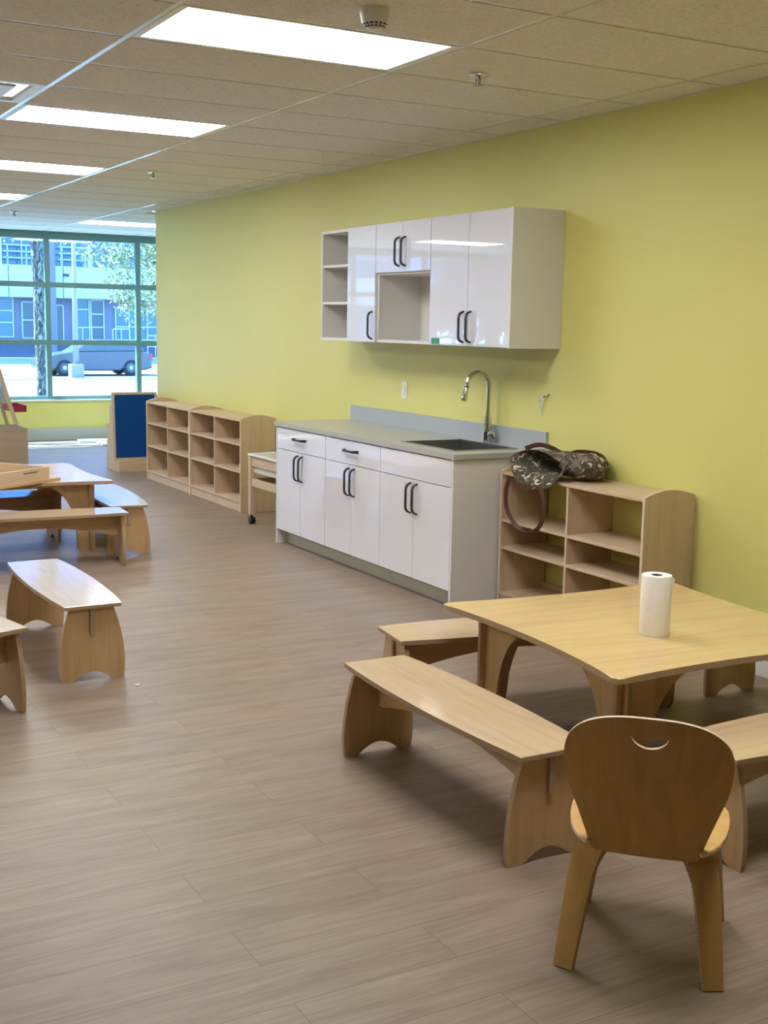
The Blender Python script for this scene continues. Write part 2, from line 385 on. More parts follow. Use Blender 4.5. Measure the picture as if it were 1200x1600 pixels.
t = thing('ceiling_vent', 'square air vent with pale plate and dark gap in the ceiling', 'vent', (X0 - TX / 4, 3.5 * TY, H))
a = TY / 2 - 0.014; bm = bmesh.new()
for s in (-1, 1):
    for (p0, p1, z0, z1) in ((a - .05, a, 0, .02),):
        box(bm, min(s * p0, s * p1), max(s * p0, s * p1), -a, a, z0, z1); box(bm, -p0, p0, min(s * p0, s * p1), max(s * p0, s * p1), z0, z1)
link('frame', bm, 'white', t)
link('duct', B(-a + .04, a - .04, -a + .04, a - .04, 0.09, 0.1), 'dark', t)
bm = bmesh.new(); box(bm, -a + .12, a - .12, -a + .12, a - .12, 0.0, 0.012)
for sx in (-1, 1):
    for sy in (-1, 1): box(bm, sx * .14 - .006, sx * .14 + .006, sy * .14 - .006, sy * .14 + .006, 0.01, 0.1)
link('plate', bm, 'white', t)

def sprinkler(x, y, label):
    t = thing('sprinkler_head', label, 'sprinkler', (x, y, H), group='ceiling sprinklers')
    bm = bmesh.new(); lathe(bm, [(0.04, 0.0), (0.042, -0.004), (0.036, -0.012), (0.02, -0.014)], seg=24); link('escutcheon', bm, 'chrome', t, True, autosm=True)
    bm = bmesh.new(); lathe(bm, [(0.012, -0.01), (0.012, -0.028), (0.006, -0.032), (0.006, -0.05)], seg=12)
    for s in (-1, 1): tube(bm, [(s * .011, 0, -.024), (s * .013, 0, -.036), (s * .004, 0, -.048)], 0.0025, 6)
    link('nozzle', bm, 'steel', t)
    bm = bmesh.new(); lathe(bm, [(0.02, -0.05), (0.021, -0.053), (0.005, -0.053)], seg=16); link('deflector', bm, 'steel', t)
sprinkler(-1.105, 0.42, 'sprinkler head nearest the viewer, right of the bright panel light')
sprinkler(-1.13, 4.85, 'sprinkler head midway back, above the end of the yellow wall')
sprinkler(-1.2, 9.2, 'small distant sprinkler head above the window at left')
t = thing('smoke_detector', 'round grey-white smoke detector under the ceiling', 'smoke detector', (-2.05, -0.33, H))
bm = bmesh.new(); lathe(bm, [(0.055, 0.0), (0.056, -0.02), (0.053, -0.03), (0.047, -0.032)]); link('base', bm, 'base', t, True, autosm=True)
bm = bmesh.new(); lathe(bm, [(0.053, -0.03), (0.050, -0.045), (0.042, -0.058), (0.03, -0.07), (0.018, -0.075), (0.0171, -0.0751)]); link('housing', bm, 'base', t, True, autosm=True)
for k in range(16):
    pass
bm = bmesh.new()
for k in range(16):
    a_ = 2 * PI * k / 16
    for (r0, z0, r1, z1) in ((0.0455, -.055, 0.041, -.0608), (0.038, -.0635, 0.033, -.0690)):
        c0, s0 = math.cos(a_ - .13), math.sin(a_ - .13); c1, s1 = math.cos(a_ + .13), math.sin(a_ + .13); e = 1.02
        bm.faces.new([bm.verts.new(p) for p in ((r0 * e * c0, r0 * e * s0, z0), (r0 * e * c1, r0 * e * s1, z0), (r1 * e * c1, r1 * e * s1, z1), (r1 * e * c0, r1 * e * s0, z1))])
link('air_slots', bm, 'dark', t)

# ------------------------------------------------------------------ window wall
zs = [0.53, 1.285, 2.035, 2.665]; FR = 0.033
xs = [-0.175 + 1.225 * k for k in range(-7, 3)]
edges = [XL] + xs + [XR]
for k in range(len(edges) - 1):
    xa, xb = edges[k], edges[k + 1]
    bm = bmesh.new(); y0, y1 = YW + 0.04, YW + 0.105
    L_ = 0 if k == 0 else FR; R_ = 0 if k == len(edges) - 2 else FR
    # each bay has its own half mullions and rails
    box(bm, xa, xa + 0.033, y0, y1, SILL + .02, H); box(bm, xb - 0.033, xb, y0, y1, SILL + .02, H)
    for z0, z1 in ((SILL + .02, 0.575), (1.25, 1.318), (2.0, 2.068), (2.62, H)): box(bm, xa + 0.033, xb - 0.033, y0, y1, z0, z1)
    wobj = struct('window_%d' % (k + 1), bm, 'frame', label='teal metal window frame')
    for z0, z1 in ((0.575, 1.25), (1.318, 2.0), (2.068, 2.62)):
        link('pane', B(xa + 0.033, xb - 0.033, YW + 0.07, YW + 0.074, z0, z1), 'glass', wobj)

# ------------------------------------------------------------------ kitchen units
def bow_handle(p, length, parent, vert=True, out=0.034):
    """black bow handle centred at p on a face looking to -x"""
    x, y, z = p; h = length / 2
    pts = []
    for t_, d_ in ((-1, 0.0), (-0.93, 0.55), (-0.8, 0.86), (-0.6, 1.0), (0, 1.0), (0.6, 1.0), (0.8, 0.86), (0.93, 0.55), (1, 0.0)):
        pts.append((x - out * d_, y, z + t_ * h) if vert else (x - out * d_, y + t_ * h, z))
    bm = bmesh.new(); strap(bm, pts, (0, 1, 0) if vert else (0, 0, 1), [0.017, 0.017, 0.016, 0.013, 0.012, 0.013, 0.016, 0.017, 0.017], 0.010)
    return link('handle', bm, 'black', parent)

CF = -0.615       # face of the base carcasses; doors stand in front of it
def base_unit(ya, yb, label, drawer_name, with_handle, left_end=False, right_end=False):
    """ya nearer the viewer"""
    t = thing('base_cabinet', label, 'cabinet', (0, (ya + yb) / 2, 0), group='white base cabinets under the grey worktop')
    c = (ya + yb) / 2; w2 = (yb - ya) / 2
    bm = bmesh.new()
    box(bm, CF, -0.02, -w2 + .001, -w2 + .018, 0.11, .856); box(bm, CF, -0.02, w2 - .018, w2 - .001, 0.11, .856)
    box(bm, CF, -0.02, -w2 + .018, w2 - .018, 0.11, .128)
    box(bm, -0.035, -0.02, -w2 + .018, w2 - .018, 0.128, .856)
    link('body', bm, 'carcass', t)
    g_ = 0.0022
    for s in (-1, 1):
        y0, y1 = (-w2 + g_, -g_) if s < 0 else (g_, w2 - g_)
        d = link('door', B(CF - .02, CF - .001, y0, y1, 0.112, 0.698, bev=0.001), 'gloss', t)
        bow_handle((CF - .02, s * 0.036, 0.588), 0.178, d)
    d = link(drawer_name, B(CF - .02, CF - .001, -w2 + g_, w2 - g_, 0.702, 0.853, bev=0.001), 'gloss', t)
    if with_handle: bow_handle((CF - .02, 0, 0.79), 0.178, d, vert=False)
    link('kick_board', B(-0.555, -0.54, -w2, w2, 0.002, 0.108), 'kick', t)
    if right_end: link('end_panel', B(CF - .02, -0.0135, -w2 - .02, -w2 - .001, 0.001, .857), 'carcass', t, label='pale grey-white end panel')
    if left_end: link('end_panel', B(CF - .02, -0.0135, w2 + .001, w2 + .018, 0.001, .857), 'carcass', t)
base_unit(2.857, 3.632, 'white base cabinet with drawer at the far left end of the worktop', 'drawer', True, left_end=True)
base_unit(2.103, 2.855, 'white base cabinet with drawer, the middle one under the worktop', 'drawer', True)
base_unit(1.292, 2.101, 'white base cabinet with handleless top panel under the sink', 'drawer_front', False, right_end=True)

SX0, SX1, SY0, SY1 = -0.535, -0.115, 1.42, 2.0
t = thing('worktop', 'grey laminate worktop with upstand along the yellow wall', 'countertop', (0, 2.46, 0.86))
bm = bmesh.new(); ya, yb = 1.255, 3.672
for (a, b, c_, d) in ((-.645, SX0, ya, yb), (SX1, -.002, ya, yb), (SX0, SX1, ya, SY0), (SX0, SX1, SY1, yb)):
    box(bm, a, b, c_ - 2.46, d - 2.46, 0.0, 0.03)
link('slab', bm, 'counter', t)
link('backsplash', B(-.020, -.001, ya - 2.46 + .0, yb - 2.46, 0.030, 0.137), 'splash', t, label='blue-grey upstand strip')
t = thing('sink', 'stainless steel rectangular sink set in the grey worktop', 'sink', ((SX0 + SX1) / 2, (SY0 + SY1) / 2, .68))
bm = bmesh.new(); a, b = (SX1 - SX0) / 2 - .001, (SY1 - SY0) / 2 - .001; zt = .2115
for s in (-1, 1):
    box(bm, min(s * a, s * (a - .006)), max(s * a, s * (a - .006)), -b, b, 0, zt); box(bm, -a, a, min(s * b, s * (b - .006)), max(s * b, s * (b - .006)), 0, zt)
box(bm, -a, a, -b, b, 0, .006)
link('basin', bm, 'steel', t)
bm = bmesh.new()
for s in (-1, 1):
    box(bm, min(s * (a - .004), s * (a + .012)), max(s * (a - .004), s * (a + .012)), -b - .012, b + .012, .2112, .2145); box(bm, -a, a, min(s * (b - .004), s * (b + .012)), max(s * (b - .004), s * (b + .012)), .2112, .2145)
link('rim', bm, 'steel', t)
bm = bmesh.new(); lathe(bm, [(0.045, .006), (0.045, .009), (0.03, .009), (0.028, .007)], seg=24); link('drain', bm, 'chrome', t)

fx, fy = -0.06, 1.795
t = thing('kitchen_tap', 'tall brushed nickel gooseneck tap behind the sink', 'faucet', (fx, fy, .8905))
bm = bmesh.new(); lathe(bm, [(0.027, 0), (0.027, .012), (0.024, .016), (0.026, .06), (0.0285, .085), (0.023, .12), (0.0155, .165), (0.013, .19)], seg=28)
link('body', bm, 'chrome', t, True, autosm=True)
pts = [(0, 0, .18), (0, 0, .25), (0, 0, .33)] + [(-.08 + .08 * math.cos(math.radians(a)), 0, .345 + .082 * math.sin(math.radians(a))) for a in range(0, 166, 11)]
e = Vector(pts[-1]); pts += [tuple(e + Vector((-.004, 0, -.02)))]
bm = bmesh.new(); tube(bm, pts, .0125, 16); link('neck', bm, 'chrome', t, True, autosm=True)
e = Vector(pts[-1]); bm = bmesh.new(); ax = Vector((-.22, 0, -1)).normalized()
tube(bm, [tuple(e), tuple(e + ax * .01)], .0135, 16); link('seal_ring', bm, 'black', t)
bm = bmesh.new(); tube(bm, [tuple(e + ax * d) for d in (.0095, .03, .07, .088, .092)], [.0145, .0165, .0185, .0185, .016], 20); link('spray_head', bm, 'chrome', t, True, autosm=True)
bm = bmesh.new(); strap(bm, [(0.0, -.02, .05), (0.0, -.045, .068), (0.0, -.068, .05), (0, -.078, .035)], (1, 0, 0), [.03, .026, .02, .016], .016); link('lever', bm, 'chrome', t)

# wall cabinets
UD, UZ0, UZ1 = -0.33, 1.478, 2.235
def carcass(bm, w2, z0, z1, x0=UD, t=.018, back=True):
    box(bm, x0, -.004, -w2 + .0005, -w2 + t, z0, z1); box(bm, x0, -.004, w2 - t, w2 - .0005, z0, z1)
    box(bm, x0, -.004, -w2 + t, w2 - t, z0, z0 + t); box(bm, x0, -.004, -w2 + t, w2 - t, z1 - t, z1)
    if back: box(bm, -.012, -.004, -w2 + t, w2 - t, z0 + t, z1 - t)
def udoor(t, y0, y1, z0, z1, hy, hz, hl=.178):
    d = link('door', B(UD - .02, UD - .001, y0 + .0022, y1 - .0022, z0, z1, bev=.001), 'gloss', t)
    bow_handle((UD - .02, hy, hz), hl, d)
    return d
# left: open shelves and one door
yc = (2.722 + 3.555) / 2; w2 = (3.555 - 2.722) / 2
t = thing('wall_cabinet', 'white wall cabinet, its far half open with two shelves', 'cabinet', (0, yc, 0), group='white wall cabinets above the worktop')
bm = bmesh.new(); carcass(bm, w2, UZ0, UZ1); yd = 3.108 - yc; box(bm, UD, -.012, yd - .009, yd + .009, UZ0 + .018, UZ1 - .018); link('body', bm, 'carcass', t)
for z in (1.727, 1.982): link('shelf', B(UD + .004, -.0125, yd + .010, w2 - .019, z, z + .018), 'carcass', t)
bm = bmesh.new()
for z in (1.715, 1.970):
    box(bm, UD + .02, UD + .028, w2 - .026, w2 - .018, z, z + .011)
for k in range(18):
    z = 1.53 + k * .038
    box(bm, UD + .035, UD + .04, w2 - .0186, w2 - .0178, z, z + .005); box(bm, -.07, -.065, w2 - .0186, w2 - .0178, z, z + .005)
bm2 = bm; pk = link('shelf_pins', bm2, 'steel', t); pk['kind'] = 'stuff'
udoor(t, -w2, yd + .008, UZ0, UZ1, -w2 + .035, 1.588)
# middle: two short doors over an open bay
yc = (2.035 + 2.72) / 2; w2 = (2.72 - 2.035) / 2
t = thing('wall_cabinet', 'white wall cabinet with two short doors above an open bay', 'cabinet', (0, yc, 0), group='white wall cabinets above the worktop')
bm = bmesh.new(); carcass(bm, w2, UZ0, UZ1); box(bm, UD, -.012, -w2 + .018, w2 - .018, 1.912, 1.93); link('body', bm, 'carcass', t)
udoor(t, 0, w2, 1.925, UZ1, .038, 2.05); udoor(t, -w2, 0, 1.925, UZ1, -.038, 2.05)
# right: two tall doors
yc = (1.195 + 2.033) / 2; w2 = (2.033 - 1.195) / 2
t = thing('wall_cabinet', 'white wall cabinet with two tall doors, nearest the viewer', 'cabinet', (0, yc, 0), group='white wall cabinets above the worktop')
bm = bmesh.new(); carcass(bm, w2, UZ0, UZ1); link('body', bm, 'carcass', t)
udoor(t, 0, w2, UZ0, UZ1, .038, 1.588); udoor(t, -w2, 0, UZ0, UZ1, -.038, 1.588)
link('end_panel', B(UD - .022, -.002, -w2 - .017, -w2 - .0005, UZ0 - .003, UZ1 + .003), 'carcass', t)
link('sticker', B(UD - .0208, UD - .0200, w2 - .125, w2 - .03, UZ0 + .006, UZ0 + .04), 'green_sticker', t, label='small green sticker at the lower corner')

t = thing('light_switch', 'white rocker switch plate on the yellow wall above the worktop', 'switch', (0, 2.908, 1.15))
link('plate', B(-.006, -.0005, -.036, .036, -.058, .058, bev=.002), 'white', t); link('rocker', B(-.010, -.006, -.017, .017, -.034, .034, bev=.002), 'base', t)
# coil of wire
t = thing('wire_coil', 'small coil of thin white wire poking out of the yellow wall', 'wire', (0, 1.30, 1.17))
bm = bmesh.new()
for k in range(4):
    r = .026 + .004 * k; c = (-.02 - .003 * k, .01 + .006 * math.sin(k * 2), .0 + .008 * math.cos(k * 3))
    tube(bm, [(c[0] + .006 * math.sin(a + k), c[1] + r * .75 * math.cos(a), c[2] + r * 1.15 * math.sin(a)) for a in [2 * PI * q / 18 for q in range(19)]], .0018, 6)
tube(bm, [(-.02, .0, -.03), (-.02, -.012, -.06), (-.02, .006, -.085), (-.022, .016, -.06)], .0018, 6)
link('loops', bm, 'white', t, True)
bm = bmesh.new(); tube(bm, [(-.02, .0, .025), (-.022, -.02, .035), (-.018, -.04, .028), (-.012, -.043, .045), (-.0, -.040, .04)], .0028, 6); link('lead', bm, 'black', t, True)

# ------------------------------------------------------------------ shelf units (open towards -x)
def shelf_unit(y0, y1, label, back, group=None):
    xf, xb = -0.335, -0.014; yc = (y0 + y1) / 2; w2 = (y1 - y0) / 2; D = xb - xf
    t = thing('shelf_unit', label, 'shelf', (0, yc, 0), group=group)
    pts = [(xf, 0.0), (xb, 0.0), (xb, .795)] + [(xb - D * u, .795 + .030 * math.sin(PI * u) + .0 * u) for u in (.1, .2, .35, .5, .65, .8, .9)] + [(xf, .792)]
    for s in (-1, 1):
        bm = bmesh.new(); prism(bm, pts, (0, s * (w2 - .009), 0), (1, 0, 0), (0, 0, 1), (0, 1, 0), .018, bev=.0015); link('side_panel', bm, ['pale_z', 'ply_light'], t)
    i_ = w2 - .019
    link('top_board', B(xf + .004, xb, -i_, i_, .770, .788, bev=.002), 'pale_y', t)
    link('divider', B(xf + .006, xb - .008, -.008, .008, .098, .769), 'pale_z', t)
    for s in (-1, 1):
        for z in (.335, .565) if back else (.345, .502):
            a, b = (.0085, i_) if s > 0 else (-i_, -.0085)
            link('shelf_board', B(xf + .004, xb - .008, a, b, z, z + .017, bev=.002), 'pale_y', t)
    link('bottom_board', B(xf + .004, xb, -i_, i_, .080, .097, bev=.002), 'pale_y', t)
    link('plinth', B(xf + .012, xf + .027, -i_, i_, .004, .079), 'pale_y', t)
    if back: link('back_panel', B(xb - .007, xb, -i_, i_, .098, .769), 'pale_z', t)
    else:
        link('rear_rail', B(xb - .015, xb, -i_, -.0085, .098, .128), 'pale_y', t); link('rear_rail', B(xb - .015, xb, .0085, i_, .098, .128), 'pale_y', t)
    return t
shelf_unit(6.262, 7.485, 'pale wooden cubby shelf farther from the viewer, by the blue board', True, 'low wooden shelves along the yellow wall')
shelf_unit(5.035, 6.258, 'pale wooden cubby shelf behind the wheeled cart', True, 'low wooden shelves along the yellow wall')
shelf_unit(0.035, 1.245, 'backless pale wooden shelf beside the sink cabinet, bag on top', False, 'low wooden shelves along the yellow wall')

# ------------------------------------------------------------------ benches
def build_bench(label, loc, rz, group):
    t = thing('bench', label, 'bench', loc, rz, group)
    hl, he, hm = .56, .128, .158
    def side(s): return [(x, s * (he + (hm - he) * (1 - (x / hl) ** 2))) for x in [hl * (-1 + 2 * k / 20) for k in range(21)]]
    pts = side(-1) + side(1)[::-1]
    bm = bmesh.new(); prism(bm, pts, (0, 0, .341), (1, 0, 0), (0, 1, 0), (0, 0, 1), .018, bev=.0025); link('seat', bm, ['top_x', 'ply'], t)
    prof = [(0.0, .142), (.03, .146), (.08, .148), (.14, .144), (.2, .135), (.26, .121), (.3, .109), (.3315, .098)]
    P = [(w_, z) for z, w_ in prof] + [(-w_, z) for z, w_ in prof[::-1]]
    P += [(-.098, 0.0), (-.088, .001)] + [(x, .038 * (1 - abs(x / .085) ** 2) ** 1.1 + .002) for x in [-.08 + .16 * k / 14 for k in range(15)]] + [(.088, .001), (.098, 0.0)]
    for s in (-1, 1):
        bm = bmesh.new(); prism(bm, P, (s * (hl - .035), 0, 0), (0, 1, 0), (0, 0, 1), (1, 0, 0), .018, bev=.0015); link('end_panel', bm, ['birch_z', 'ply'], t)
    a = hl - .035 - .0095
    P = [(-a, .331), (-a, .185)] + [(x, .185 + .065 * (1 - (x / (a - .04)) ** 2)) for x in [(a - .04) * (-1 + 2 * k / 16) for k in range(17)]] + [(a, .185), (a, .331)]
    bm = bmesh.new(); prism(bm, P, (0, 0, 0), (1, 0, 0), (0, 0, 1), (0, 1, 0), .019); link('stretcher', bm, ['birch_x', 'ply'], t)
    for s in (-1, 1):
        xa, xb = s * (hl - .0255), s * (hl - .013)
        link('tenon', B(min(xa, xb), max(xa, xb), -.0095, .0095, .215, .331), 'ply', t)
    return t
GN, GF = 'toddler benches around the near table', 'toddler benches on the left side'
b0 = build_bench('wooden bench in front of the near table, left of the chair', (-2.10, -1.055, 0), 90, GN)
dup(b0, (-1.31, -.27, 0), -8, 'wooden bench pushed under the far edge of the near table')
dup(b0, (-1.11, -1.79, 0), 0, 'wooden bench behind the chair at the right edge')
dup(b0, (-.335, -1.10, 0), 90, 'wooden bench on the wall side of the near table, only its foot seen')
dup(b0, (-2.797, 1.37, 0), 90, 'white-shining bench standing alone in the left foreground', GF)
dup(b0, (-3.72, .52, 0), 14, 'bench cut off by the left edge, in front of the lone bench', GF)
dup(b0, (-1.70, 4.14, 0), 84.5, 'bench along the right side of the far table', GF)
dup(b0, (-2.40, 3.455, 0), -4, 'bench along the near side of the far table', GF)
dup(b0, (-2.58, 4.42, 0), 0, 'shadowed bench pushed under the far table', GF)

# ------------------------------------------------------------------ square tables with concave sides
def build_table(label, loc, rz, size=1.145):
    t = thing('table', label, 'table', loc, rz, 'low square tables with curved-in sides')
    h = size / 2; dip = .042; r = .03; pts = []
    for q in range(4):
        ca, sa = math.cos(q * PI / 2), math.sin(q * PI / 2)
        side = [(x, -h + dip * (1 - (x / (h - r)) ** 2)) for x in [(h - r) * (-1 + 2 * k / 16) for k in range(17)]]
        side += [(h - r + r * math.sin(math.radians(a)), -h + r - r * math.cos(math.radians(a))) for a in (22, 45, 68)]
        pts += [(x * ca - y * sa, x * sa + y * ca) for x, y in side]
    bm = bmesh.new(); prism(bm, pts, (0, 0, .489), (1, 0, 0), (0, 1, 0), (0, 0, 1), .022, bev=.003); link('tabletop', bm, ['ttop_x', 'ply'], t)
    d = h - .135; e = d + .035; lw = .125
    arch = [(x, .452 - .36 * (1 - math.sqrt(max(0, 1 - ((abs(x) - (e - lw - .21)) / .21) ** 2 if abs(x) > e - lw - .21 else 1)))) for x in [-(e - lw) + 2 * (e - lw) * k / 48 for k in range(49)]]
    P = [(-e, .477), (-e, 0), (-e + lw - .02, 0), (-e + lw, .03)] + arch + [(e - lw, .03), (e - lw + .02, 0), (e, 0), (e, .477)]
    for q in range(4):
        ca, sa = math.cos(q * PI / 2), math.sin(q * PI / 2)
        o = (0 * ca + d * sa, -d * ca, 0); bm = bmesh.new()
        prism(bm, P, o, (ca, sa, 0), (0, 0, 1), (-sa, ca, 0), .018, bev=.001); link('leg_panel', bm, ['birch_z', 'ply'], t)
    return t
build_table('low square wooden table with paper towel roll in the foreground', (-1.185, -.965, 0), -3)
build_table('low square table under the wooden sand tray at the far left', (-2.385, 4.36, 0), 0, 1.17)

# paper towel roll
t = thing('paper_towel_roll', 'white paper towel roll standing on the near table', 'paper towels', (-1.285, -1.115, .5005))
bm = bmesh.new()
prof = [(.022, 0), (.053, 0), (.0545, .004), (.0545, .215), (.053, .219), (.022, .219)]
rings = []
for r, z in prof: rings.append([bm.verts.new((r * math.cos(2 * PI * k / 40) * (1 + .012 * math.sin(3 * 2 * PI * k / 40)), r * math.sin(2 * PI * k / 40), z)) for k in range(40)])
for i in range(len(rings)):
    for k in range(40):
        bm.faces.new((rings[i][k], rings[i][(k + 1) % 40], rings[(i + 1) % len(rings)][(k + 1) % 40], rings[(i + 1) % len(rings)][k]))
bmesh.ops.recalc_face_normals(bm, faces=bm.faces); link('sheets', bm, 'paper', t, True, autosm=True)
bm = bmesh.new(); lathe(bm, [(.0215, .002), (.0215, .217), (.0195, .217), (.0195, .006)], seg=24); link('core', bm, 'dark', t)
bm = bmesh.new()
fl_ = [(.0555, -100, .215), (.0565, -88, .215), (.0590, -76, .213), (.062, -66, .205)]
vs = []
for r, a, z in fl_:
    ca, sa = math.cos(math.radians(a + 30)), math.sin(math.radians(a + 30))
    zz = .14 + (a + 100) * .0016
    vs.append((bm.verts.new((r * ca, r * sa, z)), bm.verts.new((r * ca, r * sa, zz)), bm.verts.new(((r + .0012) * ca, (r + .0012) * sa, zz)), bm.verts.new(((r + .0012) * ca, (r + .0012) * sa, z))))
for a, b in zip(vs, vs[1:]):
    for k in range(4): bm.faces.new((a[k], a[(k + 1) % 4], b[(k + 1) % 4], b[k]))
bm.faces.new(vs[0][::-1]); bm.faces.new(vs[-1]); bmesh.ops.recalc_face_normals(bm, faces=bm.faces); link('loose_sheet', bm, 'paper', t)

# ------------------------------------------------------------------ toddler chair (front = +y in its own frame)
t = thing('chair', 'low bentwood chair with rounded back seen from behind, smile-shaped grip hole', 'chair', (-2.33, -2.262, 0), -45)
# seat
bm = bmesh.new()
half = [(0, .006), (.070, .008), (.126, .014), (.1315, .004), (.133, -.022), (.140, -.0265), (.149, -.018), (.166, .006), (.181, .040), (.193, .090), (.200, .140), (.203, .200), (.200, .260), (.190, .305), (.170, .335), (.140, .350), (.080, .360), (0, .362)]
pts = [(x, y) for x, y in half] + [(-x, y) for x, y in half[1:-1][::-1]]
pts = [(x, y + .062) for x, y in pts]
prism(bm, pts, (0, 0, .333), (1, 0, 0), (0, 1, 0), (0, 0, 1), .014, bev=.003)
link('seat', bm, ['leg_z', 'ply_light'], t)
# backrest as bent sheet with slot
def wz(z):
    ks = [(.305, .130), (.36, .146), (.42, .166), (.48, .187), (.52, .197), (.565, .2005)]
    for (z0, w0), (z1, w1) in zip(ks, ks[1:]):
        if z <= z1: return w0 + (w1 - w0) * (z - z0) / (z1 - z0)
    return .2005
def bot(u):
    u = abs(u)
    if u <= .130: return .305
    lo, hi = .305, .565
    for _ in range(30):
        mid = (lo + hi) / 2
        if wz(mid) < u: lo = mid
        else: hi = mid
    return lo
def top(u): return .572 + .118 * (max(0, 1 - (abs(u) / .2005) ** 2.7)) ** (1 / 2.3)
def slot(u):
    u = u - .004
    if abs(u) > .0435: return None
    q = 1 - (u / .0435) ** 2
    return (.640 - .031 * q ** .55, .6405 - .007 * q)   # smile: low in the middle
us = sorted(set([round(.2004 * math.sin(PI / 2 * (k / 26)), 5) for k in range(-26, 27)] + [round(.004 + .0434 * math.cos(PI * k / 14), 5) for k in range(15)]))
def place(u, z, side):
    y = .058 - .100 * max(0, (z - .305)) / .385 - .02 * (1 - (u / .2) ** 2) * 0 + .022 * (u / .2) ** 2 * 1.0
    return Vector((u, y + side * .0065, z))
bm = bmesh.new(); cols = []
NR = 12
for u in us:
    b_, t_ = bot(u), top(u); s_ = slot(u)
    zz = []
    if s_ is None: s0 = s1 = .635
    else: s0, s1 = s_
    s0 = min(max(s0, b_ + .001), t_ - .001); s1 = min(max(s1, s0 + .0003), t_ - .0005)
    lower = [b_ + (s0 - b_) * k / NR for k in range(NR + 1)]; upper = [s1 + (t_ - s1) * k / 3 for k in range(4)]
    if s_ is None: upper[0] = lower[-1]
    cols.append((s_ is not None, lower, upper))
vg = {}
def V_(i, part_, k, side):
    if part_ == 1 and k == 0 and not cols[i][0]: part_, k = 0, NR
    key = (i, part_, k, side)
    if key not in vg:
        z = cols[i][1 + part_][k]; vg[key] = bm.verts.new(place(us[i], z, side))
    return vg[key]
def quad(vs, mi=0):
    u_ = []
    for v_ in vs:
        if v_ not in u_: u_.append(v_)
    if len(u_) >= 3:
        try: bm.faces.new(u_).material_index = mi
        except ValueError: pass
for i in range(len(us) - 1):
    for side in (-1, 1):
        for part_, n_ in ((0, NR), (1, 3)):
            for k in range(n_): quad([V_(i, part_, k, side), V_(i + 1, part_, k, side), V_(i + 1, part_, k + 1, side), V_(i, part_, k + 1, side)])
    quad([V_(i, 0, 0, -1), V_(i + 1, 0, 0, -1), V_(i + 1, 0, 0, 1), V_(i, 0, 0, 1)], 1)
    quad([V_(i, 1, 3, -1), V_(i + 1, 1, 3, -1), V_(i + 1, 1, 3, 1), V_(i, 1, 3, 1)], 1)
    if cols[i][0] or cols[i + 1][0]:
        quad([V_(i, 0, NR, -1), V_(i + 1, 0, NR, -1), V_(i + 1, 0, NR, 1), V_(i, 0, NR, 1)], 1)
        quad([V_(i, 1, 0, -1), V_(i + 1, 1, 0, -1), V_(i + 1, 1, 0, 1), V_(i, 1, 0, 1)], 1)
for i in (0, len(us) - 1):
    for part_, n_ in ((0, NR), (1, 3)):
        for k in range(n_): quad([V_(i, part_, k, -1), V_(i, part_, k, 1), V_(i, part_, k + 1, 1), V_(i, part_, k + 1, -1)], 1)
bmesh.ops.recalc_face_normals(bm, faces=bm.faces)
link('backrest', bm, ['chair_z', 'ply_light'], t, True, label='rounded veneer back with a smile-shaped slot', autosm=True)
# bent legs
def leg(sx, rear):
    bm = bmesh.new(); f = -1 if rear else 1
    y0 = 0.02 if rear else .40; yt = .092 if rear else .315
    foot = Vector((sx * .182, y0, 0)); knee = Vector((sx * .150, yt - f * 0 , .262)); inn = Vector((sx * .07, yt - f * .075, .3185))
    d1 = (knee - foot); path = [foot + d1 * k / 6 for k in range(6)]
    # bend
    A = foot + d1 * .84; Bp = knee + Vector((-sx * .004, 0, .052)); Cc = inn
    for k in range(9):
        q = k / 8; path.append(A * (1 - q) ** 2 + Bp * 2 * q * (1 - q) + Cc * q * q)
    path = [p for i, p in enumerate(path) if i == 0 or (p - path[i - 1]).length > .004]
    outw = Vector((sx * .55, f * .85, 0)).normalized(); side = Vector((-outw.y, outw.x, 0))
    if rear: side = Vector((1, sx * .30, 0)).normalized()
    else: side = Vector((1, -sx * .30, 0)).normalized()
    n_ = len(path); wd = [.050 + .022 * min(1, i / (n_ * .55)) for i in range(n_)]
    sides = []
    for i in range(n_):
        q = max(0, (i - n_ * .5) / (n_ * .5)); sides.append(tuple(side.lerp(Vector((.25 * 1, sx * (1 if rear else -1) * 1.0, 0)).normalized(), q * .9)))
    strap(bm, [tuple(p) for p in path], sides, wd, .019, 0, 1)
    bmesh.ops.recalc_face_normals(bm, faces=bm.faces)
    lg = link('leg', bm, ['leg_z', 'ply'], t, True, autosm=True)
    return lg
for sx in (-1, 1):
    for rear in (True, False): leg(sx, rear)

# ------------------------------------------------------------------ bag on the shelf
t = thing('tote_bag', 'slumped camouflage tote bag with brown straps on the backless shelf', 'bag', (-.20, .95, .80))
def wob(a, i): return math.sin(a * 3 + i * 1.7) * .35 + math.sin(a * 5 + i * 2.9) * .25 + math.sin(a * 2 - i) * .3
C0 = Vector((-.20, .95, .80))
